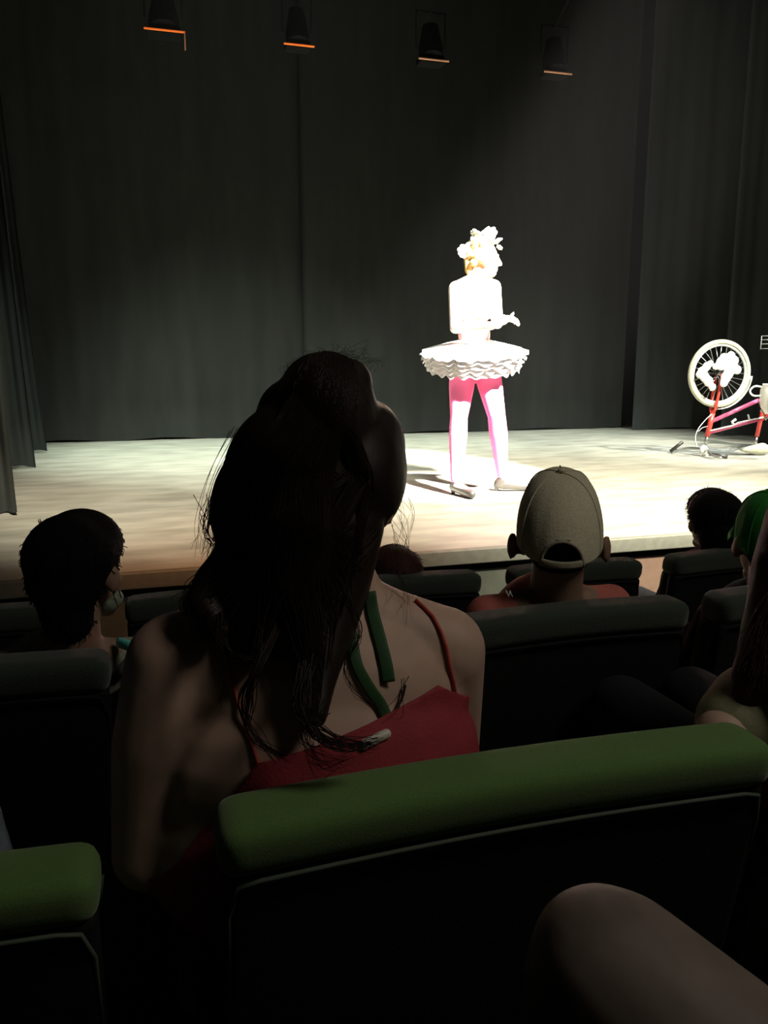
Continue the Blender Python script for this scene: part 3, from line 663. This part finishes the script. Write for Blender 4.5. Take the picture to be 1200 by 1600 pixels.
# ---- boy in the khaki cap --------------------------------------------
Fk = frame(at(873, 838, 1.78), math.radians(-25), -.04, 0, 1.06)
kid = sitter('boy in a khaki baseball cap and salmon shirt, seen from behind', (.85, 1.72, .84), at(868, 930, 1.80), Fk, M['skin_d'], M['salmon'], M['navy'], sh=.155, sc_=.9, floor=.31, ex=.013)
cap_shape(Fk, M['khaki'], kid, 'khaki baseball cap with rear opening and adjuster strap', mdark=M['khaki_d'], s=1.13, slant=.30)
short_hair(Fk, M['hair_k'], kid, .96, .98, n=200, L=.006, crown=False)
pm = MB(); c0 = at(795, 928, 1.68)
pm.tube([c0 + RT * -.006 + UP * .008, c0 - UP * .006, c0 + RT * .003 + UP * .007], .0014, 5); pm.tube([c0 + RT * .003 + UP * .004, c0 + RT * .008 - UP * .006], .0012, 5)
link('shirt_print', pm.mesh(), M['white'], kid)

# ---- small auburn head in the front row ------------------------------
Fs = frame(at(618, 905, 2.50), math.radians(5), 0, 0, .88)
sm = sitter('small child with brown-auburn hair in the front row, only the crown showing over the seat', (.73, 2.48, .72), at(618, 960, 2.50), Fs, M['skin'], M['navy'], M['navy'], sh=.12, sc_=.72, floor=.19)
short_hair(Fs, M['hair_r'], sm, 1.1, 1.1, n=900, L=.02)
# ---- girl with headband ----------------------------------------------
Fg = frame(at(1114, 815, 2.82), math.radians(-12), 0, 0, .96)
gi = sitter('dark-haired girl with a headband in the front row, cheek turned to the bright stage', (1.86, 2.50, .72), at(1118, 880, 2.82), Fg, M['skin'], M['navy'], M['navy'], sh=.13, sc_=.78, floor=.19)
short_hair(Fg, M['hair_k'], gi, 1.14, 1.10, n=900, L=.02)
q = lambda x, y, z: Fg @ Vector((x, y, z))
hm = MB(); hm.chain([(q(.0, -.05, -.02), .072), (q(0, -.055, -.10), .06), (q(0, -.05, -.17), .045)]); link('long_hair', hm.skin(.006, 4), M['hair_k'], gi)
link('headband', MB().tube([q(.090 * math.cos(a), .012, .034 + .086 * math.sin(a)) for a in [PI * k / 16 for k in range(17)]], .008, 8, flat=((0, 1, 0), .4)).mesh(), M['band'], gi)
# ---- child in green cap ----------------------------------------------
Fc_ = frame(at(1202, 850, 2.0), math.radians(-22), -.05, 0, .96)
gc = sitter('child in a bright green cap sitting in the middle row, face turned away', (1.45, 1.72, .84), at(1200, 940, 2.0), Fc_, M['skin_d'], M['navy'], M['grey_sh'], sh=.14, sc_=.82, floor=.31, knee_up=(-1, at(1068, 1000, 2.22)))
cap_shape(Fc_, M['gcap'], gc, 'green cap', s=1.1, slant=.25, opening=False)
short_hair(Fc_, M['hair_k'], gc, 1.0, 1.05, n=300, L=.008, crown=False)
# ---- auburn-haired adult at the edge ----------------------------------
Fa = frame(at(1345, 850, 1.17), math.radians(-30), 0, 0, 1.0)
au = sitter('person with long auburn hair and olive shirt at the edge of the picture', (1.0, .98, .99), at(1345, 1050, 1.12), Fa, M['skin'], M['olive'], M['navy'], sh=.17, sc_=1.0, floor=.44, arm_l=(at(1130, 1150, 1.04), (1.16, 1.30, .98)))
short_hair(Fa, M['hair_r'], au, 1.3, 1.2, n=400, L=.02)
hm = MB(); hm.chain([(at(1310, 800, 1.14), .092), (at(1270, 900, 1.10), .080), (at(1225, 990, 1.07), .055), (at(1185, 1060, 1.05), .035), (at(1165, 1090, 1.04), .02)]); hm.chain([(at(1330, 860, 1.1), .09), (at(1310, 1010, 1.03), .07)])
core = hm.skin(.006, 5); corew = core.copy(); lh = link('long_hair', core, M['hair_r'], au)
hug_strands(corew, [[at(x0, 760, 1.0), at(x0 - 15, 860, 1.0), at(x0 - 30, 950, 1.0), at(x0 - 40, 1060, 1.0)] for x0 in (1215, 1240, 1260, 1290, 1330, 1370)], 900, .0013, .012, .002, M['hair_r'], lh, loose=.012)
# ---- sleeve of a neighbour at the left edge ---------------------------
Fn = frame(at(-420, 780, 1.0), math.radians(-20), 0, 0, 1.0)
nb = sitter('person outside the frame whose blue-grey sleeve shows over the green topped seat', (-.50, .98, 1.0), at(-420, 960, .98), Fn, M['skin_d'], M['bluegrey'], M['navy'], sh=.18, sc_=1.0, floor=.44, sleeve='long', arm_r=(at(-45, 1385, .92), (-.35, 1.25, 1.05)))
short_hair(Fn, M['hair_k'], nb)
# ---- bare knee in the camera's own row ---------------------------------
b = MB(); K = at(962, 1540, .50)
b.chain([(Vector((.47, -.12, 1.14)), .088), (Vector((.40, .1, 1.22)), .078), (K.lerp(Vector((.40, .1, 1.22)), .25), .066), (K, .057)])
b.ell(K + Vector((-.004, .006, .012)), (.047, .05, .045)); A = Vector((K.x - .04, K.y + .03, .95)); b.chain([(K, .050), (K.lerp(A, .3), .052), (A, .036)]); b.chain([(A, .034), (A + Vector((-.09, .02, -.03)), .028)])
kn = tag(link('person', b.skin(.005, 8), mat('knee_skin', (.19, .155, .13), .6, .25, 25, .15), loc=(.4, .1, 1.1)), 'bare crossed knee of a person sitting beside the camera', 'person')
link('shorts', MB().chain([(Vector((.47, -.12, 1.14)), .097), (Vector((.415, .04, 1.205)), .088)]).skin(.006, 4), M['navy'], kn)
link('shoe', MB().chain([(A + Vector((.01, 0, -.02)), .04), (A + Vector((-.14, .03, -.05)), .033)]).skin(.006, 4), M['shell'], kn)

# ------------------------------------------------------------------ bicycle (upside down)
BD = 7.05; hub = at(1124, 584, BD); ang = math.radians(7); bx = Vector((math.cos(ang), -math.sin(ang), 0)); bn = Vector((math.sin(ang), math.cos(ang), 0)); Zv = Vector((0, 0, 1))
def bp(u, v, w=0): return hub + bx * u + Zv * v + bn * w          # in the bicycle's own plane, from the front hub
base = ST - hub.z                                                  # ground level relative to the hub
bike = empty('bicycle', (hub.x, hub.y, ST), 'red and pink child bicycle standing upside down on the stage', 'bicycle')
RW = .275
def wheel(cu, cv, name='wheel'):
    c = bp(cu, cv); r = MB(); r.tube([c + RW * (math.cos(a) * bx + math.sin(a) * Zv) for a in [2 * PI * k / 64 for k in range(65)]], .022, 10, False)
    wh = link('wheel', r.mesh(), M['tyre'], bike)
    link('rim', MB().tube([c + (RW - .026) * (math.cos(a) * bx + math.sin(a) * Zv) for a in [2 * PI * k / 64 for k in range(65)]], .011, 8, False).mesh(), M['wpaint'], wh)
    link('hub', MB().tube([c - bn * .035, c + bn * .035], .018, 12).mesh(), M['chrome'], wh)
    for k in range(28):
        a = 2 * PI * k / 28; sg = 1 if k % 2 else -1; a2 = a + (.5 if k % 4 < 2 else -.5)
        link('spoke', MB().tube([c + .018 * (math.cos(a2) * bx + math.sin(a2) * Zv) + bn * .025 * sg, c + (RW - .03) * (math.cos(a) * bx + math.sin(a) * Zv)], .0022, 5).mesh(), M['chrome'], wh)
    return wh
wheel(0, 0)
# second wheel, crank end
fk0 = bp(-.035, -.40); 
head_t = bp(-.045, -.37); head_b = bp(-.075, -.56)
for s in (-1, 1):
    link('fork_blade', MB().tube([bp(0, 0, s * .045), bp(-.02, -.18, s * .045), bp(-.035, -.31, s * .035), bp(-.04, -.34, s * .01)], [.012, .013, .014, .014], 10).mesh(), M['red'], bike)
link('head_tube', MB().tube([bp(-.035, -.34), bp(-.07, -.55)], .022, 14).mesh(), M['red'], bike)
link('down_tube', MB().tube([bp(-.045, -.42), bp(.40, -.235)], .018, 12).mesh(), M['pink'], bike)
link('top_tube', MB().tube([bp(-.062, -.52), bp(.45, -.40)], .015, 12).mesh(), M['pink'], bike)
link('seat_tube', MB().tube([bp(.47, -.20), bp(.415, -.56)], .018, 12).mesh(), M['red'], bike)
link('seat_post', MB().tube([bp(.415, -.56), bp(.405, -.64)], .013, 10).mesh(), M['chrome'], bike)
for s in (-1, 1):
    link('chain_stay', MB().tube([bp(.46, -.22, s * .03), bp(.86, .0, s * .05)], .010, 8).mesh(), M['red'], bike)
    link('seat_stay', MB().tube([bp(.43, -.42, s * .02), bp(.86, .0, s * .05)], .008, 8).mesh(), M['red'], bike)
wheel(.86, 0)
link('cable_guide', MB().tube([bp(-.06, -.50, -.02), bp(.15, -.455, -.03), bp(.20, -.43, -.03), bp(.44, -.385, -.03)], .007, 8).tube([bp(.16, -.45, -.03), bp(.14, -.42, -.03), bp(.175, -.40, -.03)], .012, 8).tube([bp(.31, -.41, -.03), bp(.29, -.36, -.03)], .008, 6).mesh(), M['wpaint'], bike)
g = base
link('stem', MB().tube([bp(-.07, -.55), bp(-.08, -.60), bp(-.075, -.67), bp(-.095, -.74)], [.016, .012, .013, .014], 10).mesh(), M['chrome'], bike)
hbm = MB(); hbm.tube(spline([bp(-.105, g + .02, -.30), bp(-.20, g + .02, -.24) if False else bp(-.14, g + .035, -.2), bp(-.10, g + .06, -.06), bp(-.095, g + .06, .06), bp(-.14, g + .05, .2), bp(-.25, g + .02, .30)], 6), .012, 8)
link('handlebar', hbm.mesh(), M['chrome'], bike)
link('grip', MB().tube([bp(-.0, g + .018, -.22), bp(-.10, g + .03, -.10)], .016, 10).mesh(), M['shoe'], bike); link('grip', MB().tube([bp(-.27, g + .017, .26), bp(-.19, g + .11, .2)], .016, 10).mesh(), M['shoe'], bike)
link('stem_clamp', MB().ell(bp(-.095, g + .055), (.04, .03, .045)).mesh(), M['wpaint'], bike)
link('brake_cable', MB().tube(spline([bp(-.06, -.35, -.03), bp(-.13, -.40, -.05), bp(-.20, -.48, -.06), bp(-.22, -.56, -.06), bp(-.19, -.64, -.05)], 6), .004, 6).tube(spline([bp(-.07, -.46, 0), bp(-.14, -.47, -.03), bp(-.19, -.50, -.05)], 5), .003, 6).mesh(), M['wpaint'], bike)
sd = MB(); sd.chain([(bp(.27, g + .055), .016), (bp(.33, g + .05), .028), (bp(.42, g + .05), .05), (bp(.48, g + .055), .055)]); 
sdm = sd.skin(.006, 4); 
zg = min(v.co.z for v in sdm.vertices); sdm.transform(Matrix.Translation((0, 0, ST + .002 - zg))); link('saddle', sdm, M['tyre'], bike)
link('mudguard', MB().tube([bp(0, 0) + (RW + .035) * (math.cos(a) * bx + math.sin(a) * Zv) for a in [math.radians(-88 + 7 * k) for k in range(13)]], .022, 8, flat=((0, 1, 0), .15)).mesh(), M['wpaint'], bike)
cr = bp(.47, -.20)
link('chainring', MB().tube([cr - bn * .04 + .075 * (math.cos(a) * bx + math.sin(a) * Zv) for a in [2 * PI * k / 32 for k in range(33)]], .006, 6, False).tube([cr - bn * .05, cr + bn * .05], .02, 12).mesh(), M['chrome'], bike)
for s in (-1, 1): link('pedal_crank', MB().tube([cr + bn * .05 * s, cr + bn * .06 * s + Zv * .13 * s + bx * .08 * s], .008, 8).mesh(), M['chrome'], bike)
# white pot hooked over the frame
pc = at(1208, 620, 6.9); pot = empty('white_pot', pc, 'white pot with a loop handle hooked onto the upturned bicycle', 'pot')
prof = [(.001, -.14), (.05, -.14), (.085, -.09), (.10, -.02), (.10, .06), (.085, .10), (.09, .11), (.094, .11), (.090, .10), (.106, .06), (.106, -.02), (.09, -.095), (.05, -.148), (.001, -.148)]
V = []; Fc = []
for i, (r_, z) in enumerate(prof):
    for j in range(28): V.append(pc + Vector((r_ * math.cos(2 * PI * j / 28), r_ * math.sin(2 * PI * j / 28), z)))
for i in range(len(prof) - 1):
    for j in range(28): Fc.append((i * 28 + j, i * 28 + (j + 1) % 28, (i + 1) * 28 + (j + 1) % 28, (i + 1) * 28 + j))
link('pot_body', MB().add(V, Fc).mesh(), M['wpaint'], pot)
link('pot_handle', MB().tube(spline([pc - RT * .095 + UP * .085, pc - RT * .16 + UP * .09, pc - RT * .20 + UP * .05, pc - RT * .17 + UP * .01, pc - RT * .10 + UP * .01], 6), .008, 8).mesh(), M['wpaint'], pot)
link('pot_hook', MB().tube([pc + Vector((0, 0, -.14)), pc + Vector((-.02, .04, -.2)), bp(.40, -.235)], .006, 6).mesh(), M['chrome'], pot)
# white cloths tucked in the spokes
def cloth(pts, label):
    m = MB()
    for x, y, r_ in pts: m.ell(at(x, y, BD - .075), ((r_ + 1.3) / F * BD, .022, (r_ + 1.3) / F * BD), None, 16, 10)
    o = link('white_cloth', m.skin(.006, 9), M['white'], loc=at(pts[0][0], pts[0][1], BD)); tag(o, label, 'cloth', 'white cloths tied in the spokes')
cloth([(1110, 568, 4), (1104, 573, 6), (1097, 581, 7), (1093, 585, 5), (1101, 589, 7), (1107, 596, 7), (1113, 605, 5)], 'smaller white cloth, crescent shaped, tucked into the bicycle spokes')
cloth([(1131, 560, 7), (1142, 556, 6), (1126, 566, 7), (1118, 573, 4), (1147, 564, 7), (1152, 578, 6), (1142, 572, 10), (1138, 584, 8), (1134, 590, 8), (1131, 598, 6), (1127, 572, 6)], 'larger white cloth, shell shaped, beside the hub of the bicycle wheel')
# small white wire rack on a dark pedestal at the picture edge
rc = at(1215, 534, 7.6); pd = empty('pedestal', (rc.x, rc.y, ST), 'tall dark pedestal past the bicycle, mostly outside the frame', 'pedestal')
zt = rc.z - .07
link('column', rbox((rc.x - .09, rc.y - .09, ST + .02), (rc.x + .09, rc.y + .09, zt - .02), .01), M['lantern'], pd); link('base', rbox((rc.x - .12, rc.y - .12, ST), (rc.x + .12, rc.y + .12, ST + .025), .008), M['lantern'], pd); link('tray', rbox((rc.x - .11, rc.y - .11, zt - .02), (rc.x + .11, rc.y + .11, zt), .006), M['lantern'], pd)
rk = MB()
for z in (.006, .05, .09, .125): rk.tube([(rc.x - .10, rc.y - .10, zt + z), (rc.x + .10, rc.y - .10, zt + z), (rc.x + .10, rc.y + .10, zt + z), (rc.x - .10, rc.y + .10, zt + z), (rc.x - .10, rc.y - .10, zt + z)], .003, 5)
for x, y in ((-.1, -.1), (.1, -.1), (.1, .1), (-.1, .1)): rk.tube([(rc.x + x, rc.y + y, zt), (rc.x + x, rc.y + y, zt + .128)], .004, 5)
tag(link('wire_rack', rk.mesh(), M['wpaint'], loc=(rc.x, rc.y, zt)), 'small white wire rack standing on the dark pedestal', 'rack')
# ------------------------------------------------------------------ haze over the stage
hz = bpy.data.materials.new('stage_haze'); hz.use_nodes = True; nt = hz.node_tree; nt.nodes.clear()
out = nt.nodes.new('ShaderNodeOutputMaterial'); vsn = nt.nodes.new('ShaderNodeVolumeScatter'); vsn.inputs['Density'].default_value = .0012; vsn.inputs['Color'].default_value = (.9, .9, .9, 1); vsn.inputs['Anisotropy'].default_value = .2
nt.links.new(vsn.outputs[0], out.inputs['Volume'])
tag(link('haze', MB().box((-.6, 3.5, ST + .03), (7.5, 6.0, ZT - .6)).mesh(), hz, smooth=False), 'thin haze hanging over the stage in the light beams', 'haze', kind='stuff')
